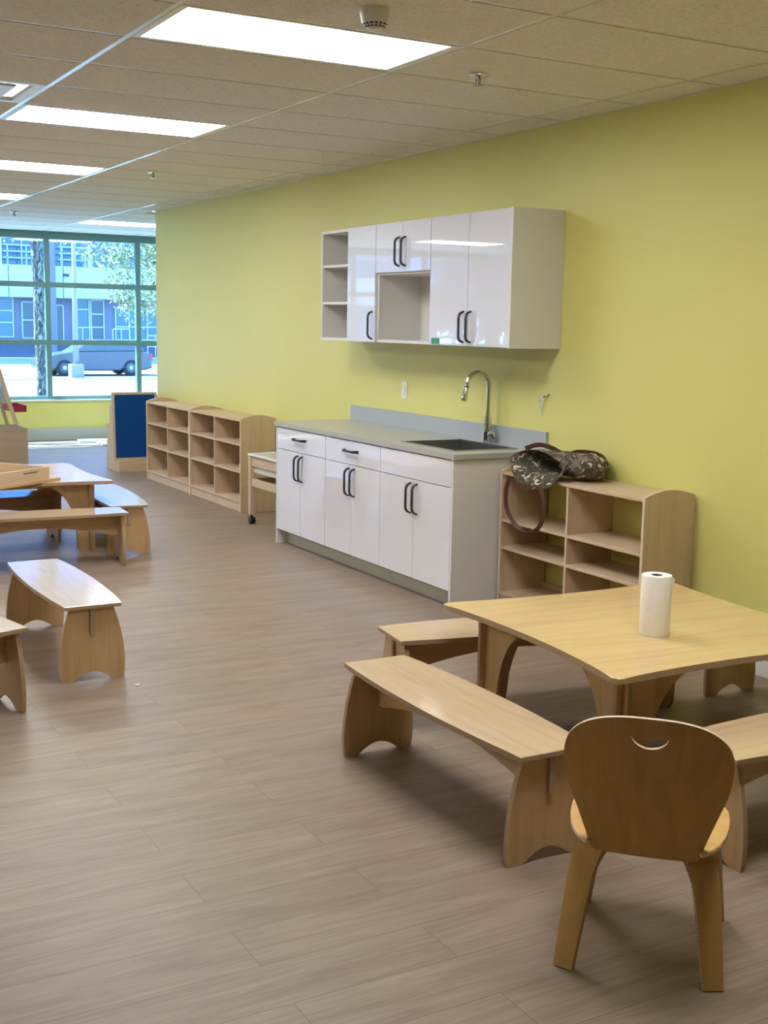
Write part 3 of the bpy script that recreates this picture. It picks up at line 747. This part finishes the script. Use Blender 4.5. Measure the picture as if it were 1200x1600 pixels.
# rings from the open mouth (front, far end) to the closed end (near, by the wall); centre, half-height up, half-width
rings_def = [((-.335, 1.04, .855), (.02, .155, 0), (-.030, 0, .078)),
             ((-.30, 1.03, .862), (.03, .150, 0), (-.02, 0, .068)),
             ((-.25, .95, .872), (.05, .150, 0), (-.01, 0, .072)),
             ((-.20, .88, .866), (.09, .135, 0), (-.01, 0, .066)),
             ((-.16, .80, .868), (.13, .10, 0), (-.01, 0, .072)),
             ((-.14, .73, .866), (.125, .08, 0), (-.0, 0, .066)),
             ((-.13, .68, .870), (.12, .065, 0), (-.0, 0, .072)),
             ((-.12, .64, .862), (.09, .05, 0), (-.0, 0, .060)),
             ((-.11, .61, .850), (.06, .03, 0), (-.0, 0, .040)),
             ((-.105, .60, .845), (.012, .01, 0), (-.0, 0, .010))]
bm = bmesh.new(); RR = []; K = 30
for i, (c_, a_, b_) in enumerate(rings_def):
    c_, a_, b_ = Vector(c_) - C0, Vector(a_), Vector(b_); ring = []
    for k in range(K):
        th = 2 * PI * k / K; ct_, st_ = math.cos(th), math.sin(th)
        sq = lambda v_: math.copysign(abs(v_) ** .8, v_)
        p = c_ + a_ * sq(ct_) + b_ * sq(st_)
        if i > 0: p += (a_ * ct_ + b_ * st_) * (.17 * wob(th, i))
        p.z = max(p.z, -.0005 + .002) if p.x + C0.x > -.345 else p.z
        ring.append(bm.verts.new(p))
    RR.append(ring)
# mouth: wide open towards the room, lower lip drooping over the shelf's front edge
MP = [(-.33, 1.172, .875), (-.31, 1.150, .900), (-.29, 1.086, .924), (-.275, .993, .932), (-.28, .875, .918), (-.30, .757, .892), (-.33, .675, .868), (-.35, .668, .838), (-.365, .695, .798), (-.375, .728, .762), (-.382, .787, .735), (-.384, .89, .728), (-.382, .996, .728), (-.37, 1.067, .765), (-.35, 1.121, .806), (-.335, 1.163, .84)]
def mouth(q):
    q = (q % 1.0) * len(MP); i = int(q); t_ = q - i
    return Vector(MP[i % len(MP)]).lerp(Vector(MP[(i + 1) % len(MP)]), t_)
for k, v_ in enumerate(RR[0]): v_.co = mouth(k / K) - C0
cen = sum((v_.co for v_ in RR[0]), Vector()) / K
for i, (pull, sh, zmin) in enumerate(((.10, .035, None), (.22, .085, .805)), 1):
    for k, v_ in enumerate(RR[i]):
        m0 = mouth(k / K) - C0; p = m0.lerp(cen, pull) + Vector((sh, -.02 * i, .012 * i)) 
        v_.co = p if i == 1 else p.lerp(v_.co, .45)
        if v_.co.x > -.345 + .20: v_.co.z = max(v_.co.z, .004)
for i in range(len(RR) - 1):
    for k in range(K): bm.faces.new((RR[i][k], RR[i][(k + 1) % K], RR[i + 1][(k + 1) % K], RR[i + 1][k]))
bm.faces.new(RR[-1]); bmesh.ops.recalc_face_normals(bm, faces=bm.faces)
bo = link('body', bm, ['camo', 'lining'], t, True)
sm = bo.modifiers.new('cloth', 'SOLIDIFY'); sm.thickness = .004; sm.offset = -1; sm.material_offset = 0
sb = bo.modifiers.new('soft', 'SUBSURF'); sb.levels = 1; sb.render_levels = 2
# front flap that hangs from the lower lip
def strp(pts, wd, name, lab, side):
    bm = bmesh.new(); P = [Vector(p) - C0 for p in pts]
    # smooth the path
    Q = []
    for i in range(len(P) - 1):
        p0 = P[max(i - 1, 0)]; p1 = P[i]; p2 = P[i + 1]; p3 = P[min(i + 2, len(P) - 1)]
        for k in range(5):
            q = k / 5; Q.append(.5 * ((2 * p1) + (p2 - p0) * q + (2 * p0 - 5 * p1 + 4 * p2 - p3) * q * q + (3 * p1 - p0 - 3 * p2 + p3) * q ** 3))
    Q.append(P[-1]); strap(bm, [tuple(q) for q in Q], side, wd, .004); return link(name, bm, 'leather', t, True, label=lab, autosm=True)
strp([(-.385, 1.085, .775), (-.385, 1.115, .70), (-.385, 1.105, .60), (-.385, 1.03, .525), (-.385, .92, .495), (-.385, .81, .53), (-.385, .765, .62), (-.385, .775, .70), (-.385, .81, .768)], .024, 'strap', 'brown leather strap hanging in front of the shelf', (.35, -.9, .1))
strp([(-.26, 1.12, .925), (-.245, 1.02, .955), (-.225, .92, .945), (-.20, .84, .915), (-.16, .78, .935), (-.12, .70, .935), (-.10, .66, .922)], .026, 'strap', 'brown leather strap lying over the top', (-.2, .1, 1))
bm = bmesh.new(); pts = [(.12, 0), (.07, -.030), (-.05, -.032), (-.11, .0)]
prism(bm, pts, (-.387 + .20, .955 - .95, .755 - .80), (0, 1, 0), (0, 0, 1), (1, 0, 0), .005); link('trim', bm, ['leather', 'leather'], t)

# ------------------------------------------------------------------ wheeled activity cart beside the worktop
t = thing('activity_cart', 'wheeled wooden sand-and-water cart between the worktop and the shelves', 'cart', (-.27, 4.12, 0))
for sx in (-1, 1):
    for sy in (-1, 1):
        lg = link('leg', B(sx * .19 - .022, sx * .19 + .022, sy * .385 - .022, sy * .385 + .022, .075, .548, bev=.004), 'pale_z', t)
        cs = bmesh.new()
        tube(cs, [(sx * .19, sy * .385, .0745), (sx * .19, sy * .385, .058)], .009, 10)
        prism(cs, [(-.014, .058), (-.020, .030), (.010, .022), (.018, .058)], (sx * .19, sy * .385, 0), (0, 1, 0), (0, 0, 1), (1, 0, 0), .03, side=0)
        for s in (-1, 1): lathe(cs, [(.006, -.009), (.026, -.009), (.0295, -.005), (.0295, .005), (.026, .009), (.006, .009)], (sx * .19 + s * .0135, sy * .385 - .006, .03), 20, axis=(1, 0, 0))
        link('caster', cs, 'black', lg, True, autosm=True)
bm = bmesh.new()
for s in (-1, 1):
    box(bm, -.168, .168, s * .385 - .01, s * .385 + .01, .47, .545); box(bm, s * .19 - .01, s * .19 + .01, -.363, .363, .47, .545)
link('apron', bm, 'pale_y', t)
bm = bmesh.new()
for s in (-1, 1):
    box(bm, -.168, .168, s * .385 - .01, s * .385 + .01, .31, .37); box(bm, s * .19 - .01, s * .19 + .01, -.363, .363, .31, .37)
box(bm, -.178, .178, -.373, .373, .314, .328)
link('shelf', bm, 'pale_y', t)
bm = bmesh.new()
for s in (-1, 1):
    box(bm, -.215, .215, s * .398 - .014, s * .398 + .014, .549, .567, bev=.004); box(bm, s * .202 - .014, s * .202 + .014, -.384, .384, .549, .567, bev=.004)
link('rim', bm, 'tbar', t); link('basin', B(-.186, .186, -.382, .382, .42, .552), 'clear', t)

# ------------------------------------------------------------------ blue felt board display
t = thing('felt_board_stand', 'tall blue felt board in a wooden frame on a plinth with book racks behind', 'board', (-.20, 8.33, 0))
link('plinth', B(-.235, .22, -.235, .215, .0, .125, bev=.003), 'pale_x', t)
# board in front, leaning slightly back
bm = bmesh.new(); tl = .045
def bd(u, z, d): return Vector((u, -.19 + tl * (z - .12) / .72 + d, z))
def slab(bm, u0, u1, z0, z1, d0, d1, mi=0):
    vs = [bm.verts.new(bd(u, z, d)) for d in (d0, d1) for u, z in ((u0, z0), (u1, z0), (u1, z1), (u0, z1))]
    for f in ((0, 1, 2, 3), (7, 6, 5, 4), (0, 4, 5, 1), (1, 5, 6, 2), (2, 6, 7, 3), (3, 7, 4, 0)): bm.faces.new([vs[q] for q in f]).material_index = mi
slab(bm, -.275, .215, .127, .84, .012, .03)
for u0, u1, z0, z1 in ((-.275, -.25, .127, .84), (.19, .215, .127, .84), (-.25, .19, .127, .15), (-.25, .19, .815, .84)): slab(bm, u0, u1, z0, z1, -.004, .012)
bmesh.ops.recalc_face_normals(bm, faces=bm.faces); link('frame', bm, 'pale_z', t)
bm = bmesh.new(); slab(bm, -.249, .189, .151, .814, .0, .0118); bmesh.ops.recalc_face_normals(bm, faces=bm.faces); link('felt_panel', bm, 'blue', t)
P = [(-.12, .126), (.21, .126), (.215, .2), (.16, .21), (.155, .26), (.20, .275), (.165, .33), (.17, .42), (.225, .47), (.22, .49), (.12, .49), (.09, .50), (.085, .68), (.03, .70), (-.10, .70)]
for s in (-.225, .19):
    bm = bmesh.new(); prism(bm, P, (s, 0, 0), (0, 1, 0), (0, 0, 1), (1, 0, 0), .018); link('rack_side', bm, ['pale_z', 'ply_light'], t)
for (y, z) in ((.09, .53), (.17, .30), (.18, .14)): link('rack_board', B(-.215, .18, y - .006, y + .006, z, z + .10), 'pale_x', t)

# ------------------------------------------------------------------ easel and wooden bin at the far left
t = thing('toy_bin', 'large plain wooden bin at the far left by the window', 'bin', (-1.50, 9.65, 0))
bm = bmesh.new(); a, b, h = .425, .26, .385
box(bm, -a, a, -b, -b + .018, .0, h); box(bm, -a, a, b - .018, b, 0, h); box(bm, -a, -a + .018, -b + .018, b - .018, 0, h); box(bm, a - .018, a, -b + .018, b - .018, 0, h)
link('sides', bm, 'bin_x', t); link('bottom', B(-a + .018, a - .018, -b + .018, b - .018, .03, .045), 'pale_x', t)
t = thing('easel', 'leaning wooden easel with grey board and dark red tray behind the bin', 'easel', (-1.19, 10.26, 0))
def lean(x, z, s): return (x - .30 * (z - .0) , s, z)
LX, LK = .235, .285      # foot x, lean per metre
def post(y, x0, lk, z1, wd=.042):
    bm = bmesh.new(); P = [(x0 + lk * 0, 0), (x0 - lk * z1, z1)]
    strap(bm, [(x0, y, 0), (x0 - lk * z1, y, z1)], (1, 0, .285), wd, .022); return bm
link('leg', post(-.26, LX, LK, 1.25), 'pale_z', t); link('leg', post(.26, LX, LK, 1.25), 'pale_z', t)
link('leg', post(-.26, -.52, -.32, 1.2), 'pale_z', t); link('leg', post(.26, -.52, -.32, 1.2), 'pale_z', t)
bm = bmesh.new(); strap(bm, [(LX - LK * .62 - .0, 0, .62), (LX - LK * 1.2, 0, 1.2)], (0, 1, 0), .49, .012); link('board', bm, 'grey_board', t)
bm = bmesh.new(); zt = .56; xt = LX - LK * zt + .02
box(bm, xt, xt + .16, -.24, .24, zt - .045, zt - .037)
for (x0, x1, y0, y1) in ((xt, xt + .008, -.24, .24), (xt + .152, xt + .16, -.24, .24), (xt, xt + .16, -.24, -.232), (xt, xt + .16, .232, .24)): box(bm, x0, x1, y0, y1, zt - .04, zt + .03)
link('tray', bm, 'red', t, label='dark red plastic paint tray')
# white panels lying flat on the floor by the window
for (x0, x1, y0, y1, z0, z1, lb) in ((.06, .50, 11.30, 11.52, 0, .03, 'white flat panel lying on the floor by the window, nearest the baseboard'), (.20, .62, 10.86, 11.12, 0, .03, 'white flat panel lying behind the blue board')):
    tag(struct('x', bmesh.new(), 'white') if False else link('floor_panel', B(x0, x1, y0, y1, z0, z1, bev=.004), 'white'), lb, 'panel', 'white panels on the floor')

# ------------------------------------------------------------------ sand tray on the far table
t = thing('sand_tray', 'wooden sand tray with raised edges lying askew on the far table', 'tray', (-2.13, 3.91, .5012), 34)
# local: corner at origin, tray runs to -x and +y
link('base_board', B(-.95, 0, 0, .70, 0, .019), 'birch_x', t, label='dark plywood base board')
bm = bmesh.new(); x0, x1, y0, y1 = -.93, -.055, .05, .66
box(bm, x0, x1, y0, y0 + .015, .0195, .095); box(bm, x0, x1, y1 - .015, y1, .0195, .095); box(bm, x0, x0 + .015, y0 + .015, y1 - .015, .0195, .095); box(bm, x1 - .015, x1, y0 + .015, y1 - .015, .0195, .095)
link('rim', bm, 'pale_x', t)
link('divider', B(-.30, -.288, y1 - .06, y1 - .0155, .0195, .09), 'pale_x', t)
bm = bmesh.new(); rr = random.Random(3)
u = -.30
while u < -.175:
    w_ = rr.uniform(.004, .009); h_ = rr.uniform(.006, .011); box(bm, u, u + w_, y0 - .0012, y0 - .0002, .066, .066 + h_); u += w_ + .0025
link('stamped_mark', bm, 'dark', t, label='small dark stamped lettering, too blurred to read')
tag(link('paper_scrap', B(-2.655, -2.635, .665, .68, .0005, .004, bev=.001), 'paper'), 'tiny white scrap on the floor beside the lone bench', 'scrap')

# ------------------------------------------------------------------ outdoors
GZ = -0.6
struct('ground', B(-60, 90, YW + .17, 64.9, GZ - .2, GZ), 'paving')
bm = bmesh.new(); box(bm, -60, 90, 38.5, 40.0, GZ, GZ + .01); box(bm, -60, 90, 41.0, 52, GZ, GZ + .02)
struct('road', bm, 'asphalt')
struct('kerb', B(-60, 90, 40.2, 40.5, GZ, GZ + .03), 'paving')

# office building across the street
FY = 65.0
t = thing('office_building', 'two-storey white panelled office block across the street', 'building', (0, FY, GZ))
def bb(x0, x1, y0, y1, z0, z1, **k): return B(x0, x1, y0, y1, z0, z1, **k)
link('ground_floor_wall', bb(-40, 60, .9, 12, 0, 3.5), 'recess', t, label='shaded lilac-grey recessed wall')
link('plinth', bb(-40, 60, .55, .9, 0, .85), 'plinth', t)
bm = bmesh.new(); z0, z1 = 3.35, 5.1
x = -40.0
while x < 60: box(bm, x + .015, x + 2.97, .0, 6, z0, z1); x += 3.0
link('panel_band', bm, 'facade', t)
link('reflected_upper_wall', bb(-60, 60, 1.3, 12, 5.1, 22), 'upper', t)  # raised beyond view to hide bright sky and give blue bench-top reflections
def glazing(name, x0, x1, z0, z1, vx, hz, y, dark=False, fr=.07):
    bm = bmesh.new()
    for xx in [x0] + list(vx) + [x1]: box(bm, xx - fr / 2, xx + fr / 2, y - .12, y, z0, z1)
    for zz in [z0] + list(hz) + [z1]: box(bm, x0, x1, y - .11, y, zz - fr / 2, zz + fr / 2)
    f_ = link(name, bm, 'bframe', t); link('pane', B(x0, x1, y - .05, y - .02, z0, z1), 'bglass_dark' if dark else 'bglass', f_)
z_ = lambda z: z - GZ
glazing('window', 7.5, 11.35, z_(.55), z_(2.8), [8.6, 9.6, 10.45], [z_(1.35), z_(2.0)], .88)
glazing('window', 11.85, 12.75, z_(.5), z_(2.5), [], [z_(1.5)], .88, True)
glazing('door', 13.75, 14.15, z_(.15), z_(2.35), [], [], .88, True)
glazing('window', 14.75, 15.65, z_(.1), z_(2.8), [], [z_(2.15)], .88)
glazing('window', 15.75, 16.5, z_(.35), z_(2.7), [], [z_(1.9), z_(1.15)], .88, True)
glazing('window', 17.2, 22.5, z_(.45), z_(2.3), [18.0, 19.1, 20.2], [z_(1.2)], .88)
for a in (-38, -31, -24, -17, -10, -3): glazing('window', a, a + 5.5, z_(.55), z_(2.8), [a + 1.8, a + 3.6], [z_(1.6)], .88)
cuts = [10.6, 13.4, 15.0, 15.6, 22.6]
for a, b in zip([3.5] + cuts, cuts + [30]):
    if b - a > 1: glazing('window', a + .1, b - .1, 5.12, 8.4, [(a + b) / 2], [6.35] if b - a > 4 else [], 1.28, fr=.08)
for a in (-38, -31, -24, -17, -10, -3): glazing('window', a, a + 6.5, 5.12, 8.4, [a + 2, a + 4], [6.35], 1.28)
bm = bmesh.new()
for (a, b) in ((10.75, 13.2), (13.75, 15.45)):
    for z in (5.45, 5.8, 6.15): box(bm, a, b, .05, .09, z, z + .06)
    for x in (a + .2, (a + b) / 2, b - .2): box(bm, x, x + .06, .05, .1, 5.05, 6.15)
link('balcony_rail', bm, 'bframe', t)
bm = bmesh.new(); lathe(bm, [(.26, 0), (.26, 8.5)], (13.2, -.4, 0), 20); link('column', bm, 'recess', t, True, autosm=True)
for x in (10.55, 15.55): link('pier', bb(x - .12, x + .12, .02, 1.3, 5.1, 8.4), 'facade', t)
link('wall_light', bb(14.0, 14.3, -.1, 0, 4.55, 4.7), 'plinth', t)

# parked car
t = thing('car', 'silver-blue estate car parked across the street', 'car', (9.40, 43.5, GZ + .02))
t.scale = (.99, .99, .99)
P = [(-2.2, .28), (-2.22, .50), (-2.15, .66), (-1.75, .80), (-1.15, .90), (-.85, .93), (1.75, .97), (2.1, .92), (2.2, .70), (2.2, .30)]
def wheelarch(cx):
    return [(cx + .36 * math.cos(math.radians(a)), .30 + .36 * math.sin(math.radians(a))) for a in range(-10, 191, 20)]
P = P + [(1.85, .22)] + wheelarch(1.33)[0:] + [(.9, .2), (-.9, .2)] + wheelarch(-1.32) + [(-1.8, .22)]
bm = bmesh.new(); prism(bm, P, (0, 0, 0), (1, 0, 0), (0, 0, 1), (0, 1, 0), 1.74, side=0, bev=.05); link('body', bm, 'carpaint', t, True, autosm=True)
P = [(-1.05, .90), (-.35, 1.33), (.1, 1.41), (1.3, 1.40), (1.75, 1.25), (1.98, .95)]
bm = bmesh.new(); prism(bm, P, (0, 0, 0), (1, 0, 0), (0, 0, 1), (0, 1, 0), 1.46, side=0, bev=.05); link('cabin', bm, 'carpaint', t, True, autosm=True)
bm = bmesh.new()
for q in ([(-.85, .96), (-.32, 1.29), (.25, 1.34), (.25, .97)], [(.33, .97), (.33, 1.34), (1.05, 1.33), (1.05, .98)], [(1.12, .98), (1.12, 1.32), (1.5, 1.24), (1.72, 1.0)]):
    prism(bm, q, (0, 0, 0), (1, 0, 0), (0, 0, 1), (0, 1, 0), 1.475, side=0)
link('window', bm, 'cglass', t)
for x in (-1.32, 1.33):
    for s in (-1, 1):
        bm = bmesh.new(); lathe(bm, [(.2, -.1), (.30, -.1), (.32, -.07), (.32, .07), (.30, .1), (.2, .1)], (x, s * .78, .32), 28, axis=(0, 1, 0)); wh = link('wheel', bm, 'tyre', t, True, autosm=True)
        bm = bmesh.new(); lathe(bm, [(.19, -.102), (.12, -.09), (.07, -.104), (.02, -.11), (.02, .11), (.07, .104), (.19, .102)], (x, s * .78, .32), 20, axis=(0, 1, 0)); link('rim', bm, 'alloy', wh)
        bm = bmesh.new(); lathe(bm, [(.085, -.108), (.06, -.116), (.01, -.118), (.01, .118), (.06, .116), (.085, .108)], (x, s * .78, .32), 16, axis=(0, 1, 0)); link('hub_cap', bm, 'bframe', wh)
link('tail_lamp', B(2.09, 2.215, -.878, -.6, .62, .86), 'tail', t)
bm = bmesh.new()
for x in (-.1, .95): box(bm, x, x + .18, -.885, -.868, .80, .83)
link('door_handle', bm, 'carpaint', t)

t = thing('street_lamp', 'pale street lamp post on a concrete block in front of the car', 'street lamp', (8.25, 41.6, GZ))
link('base', B(-.24, .24, -.24, .24, 0, .52, bev=.02), 'post', t)
bm = bmesh.new(); tube(bm, [(0, 0, .5), (0, 0, 3), (0, 0, 7.5)], [.12, .095, .07], 12); link('pole', bm, 'post', t, True)
bm = bmesh.new(); tube(bm, [(0, 0, 7.4), (-.5, 0, 7.8), (-1.3, 0, 7.9)], .05, 8); link('arm', bm, 'post', t, True); link('lamp_head', B(-1.8, -1.2, -.12, .12, 7.82, 7.96), 'post', t)

def hoop(x, y, wd, h, lab):
    t = thing('hand_rail', lab, 'railing', (x, y, GZ), group='pale railings outside the office block')
    bm = bmesh.new(); tube(bm, [(-wd / 2, 0, 0), (-wd / 2, 0, h - .05), (-wd / 2 + .05, 0, h), (wd / 2 - .05, 0, h), (wd / 2, 0, h - .05), (wd / 2, 0, 0)], .035, 8); link('frame', bm, 'rail_paint', t)
    bm = bmesh.new(); tube(bm, [(-wd / 2, 0, h * .55), (wd / 2, 0, h * .55)], .028, 8); tube(bm, [(0, 0, 0), (0, 0, h)], .028, 8); link('bars', bm, 'rail_paint', t)
hoop(14.2, 62, 1.0, 1.75, 'pale pipe railing beside the lamp post'); hoop(16.35, 62, .95, 1.7, 'pale pipe railing in front of the office windows'); hoop(18.3, 62, .9, 1.35, 'pale pipe railing near the end of the yellow wall')

# trees
def leaves(bm, blobs, n, size, seed):
    r = random.Random(seed)
    tot = sum(b[3] ** 2 for b in blobs)
    for (x, y, z, rad) in blobs:
        for _ in range(int(n * rad ** 2 / tot)):
            d = Vector((r.gauss(0, 1), r.gauss(0, 1), r.gauss(0, .75))).normalized() * rad * r.random() ** .45
            p = Vector((x, y, z)) + d; s = size * r.uniform(.6, 1.3)
            a = Vector((r.gauss(0, 1), r.gauss(0, 1), r.gauss(0, 1))).normalized(); b = a.cross(Vector((r.gauss(0, 1), r.gauss(0, 1), r.gauss(0, 1)))).normalized()
            bm.faces.new([bm.verts.new(p + a * s), bm.verts.new(p + b * s * .45 - a * s * .1), bm.verts.new(p - a * s), bm.verts.new(p - b * s * .45 - a * s * .1)])
def tree(loc, trunk, rad, blobs, n, size, seed, label, lf='leaf', branches=()):
    t = thing('tree', label, 'tree', loc)
    bm = bmesh.new(); P = [Vector(p) for p in trunk]; tube(bm, trunk, rad, 18)
    r = random.Random(seed)
    for v_ in bm.verts: v_.co += Vector((r.uniform(-1, 1), r.uniform(-1, 1), 0)) * rad[0] * .07
    link('trunk', bm, 'bark', t, True)
    for b in branches:
        bm = bmesh.new(); tube(bm, b, [.035 * (1 - .75 * k / (len(b) - 1)) for k in range(len(b))], 7); link('branch', bm, 'bark', t, True)
    bm = bmesh.new(); leaves(bm, blobs, n, size, seed); link('foliage', bm, lf, t)
hgt = [k * .22 for k in range(0, 26)]
tree((1.72, 20, GZ), [(-.02 * h - .006 * math.sin(h * 4), 0, h) for h in hgt], [.118 - .0 * h + (.03 if h < .3 else 0) for h in hgt],
     [(-.9, -.6, 3.75, .33), (.15, -.9, 3.75, .22), (.1, -1.2, 3.72, .2), (-1.6, 0, 4.3, .6), (-.2, .2, 5.6, 1.6), (1.2, .3, 5.4, 1.2), (-1.4, .4, 5.8, 1.1)], 2200, .05, 5,
     'mottled grey tree trunk just outside the window, left of the car', 'leaf',
     [[(-.08, 0, 4.2), (-.5, -.3, 4.05), (-1.0, -.6, 3.75)], [(-.05, 0, 4.2), (.1, -.5, 4.0), (.25, -1.0, 3.72)], [(-.1, 0, 4.3), (.6, .2, 4.9), (1.3, .3, 5.5)]])
tree((10.2, 34, GZ), [(0, 0, 0), (0, 0, 2.5), (-.1, 0, 5)], [.13, .11, .08],
     [(-1.6, 0, 4.2, 1.2), (-2.9, -.2, 4.2, .75), (-2.3, .2, 3.2, .75), (-.9, .1, 3.0, 1.0), (-1.9, .1, 2.6, .7), (-.4, .2, 4.6, 1.4), (-3.6, 0, 4.2, .35), (-1.0, 0, 5.6, 1.6)], 5200, .085, 11,
     'leafy pale green tree beside the end of the yellow wall', 'leaf', [[(0, 0, 2.4), (-1.2, 0, 3.1), (-2.4, 0, 3.4)], [(0, 0, 3), (-1.2, 0, 4.0), (-3.2, 0, 4.3)]])
for k, (x, y, lf, lb) in enumerate(((-4.0, 21, 'leaf_dark', 'green tree outside the hidden left part of the window'), (-8.6, 23, 'leaf_dark', 'green tree behind the russet one, mirrored in the cabinet doors'), (-12.2, 18.6, 'leaf_red', 'russet tree mirrored in the cabinet doors'), (-17.5, 21, 'leaf', 'pale tree far to the left outside'))):
    tree((x, y, GZ), [(0, 0, 0), (0, 0, 2), (.1, 0, 4)], [.14, .12, .09], [(0, 0, 3.4, 1.6), (-1.0, .2, 2.5, 1.1), (1.1, 0, 2.6, 1.1), (0, 0, 5.0, 1.6)], 5200, .12, 20 + k, lb, lf)
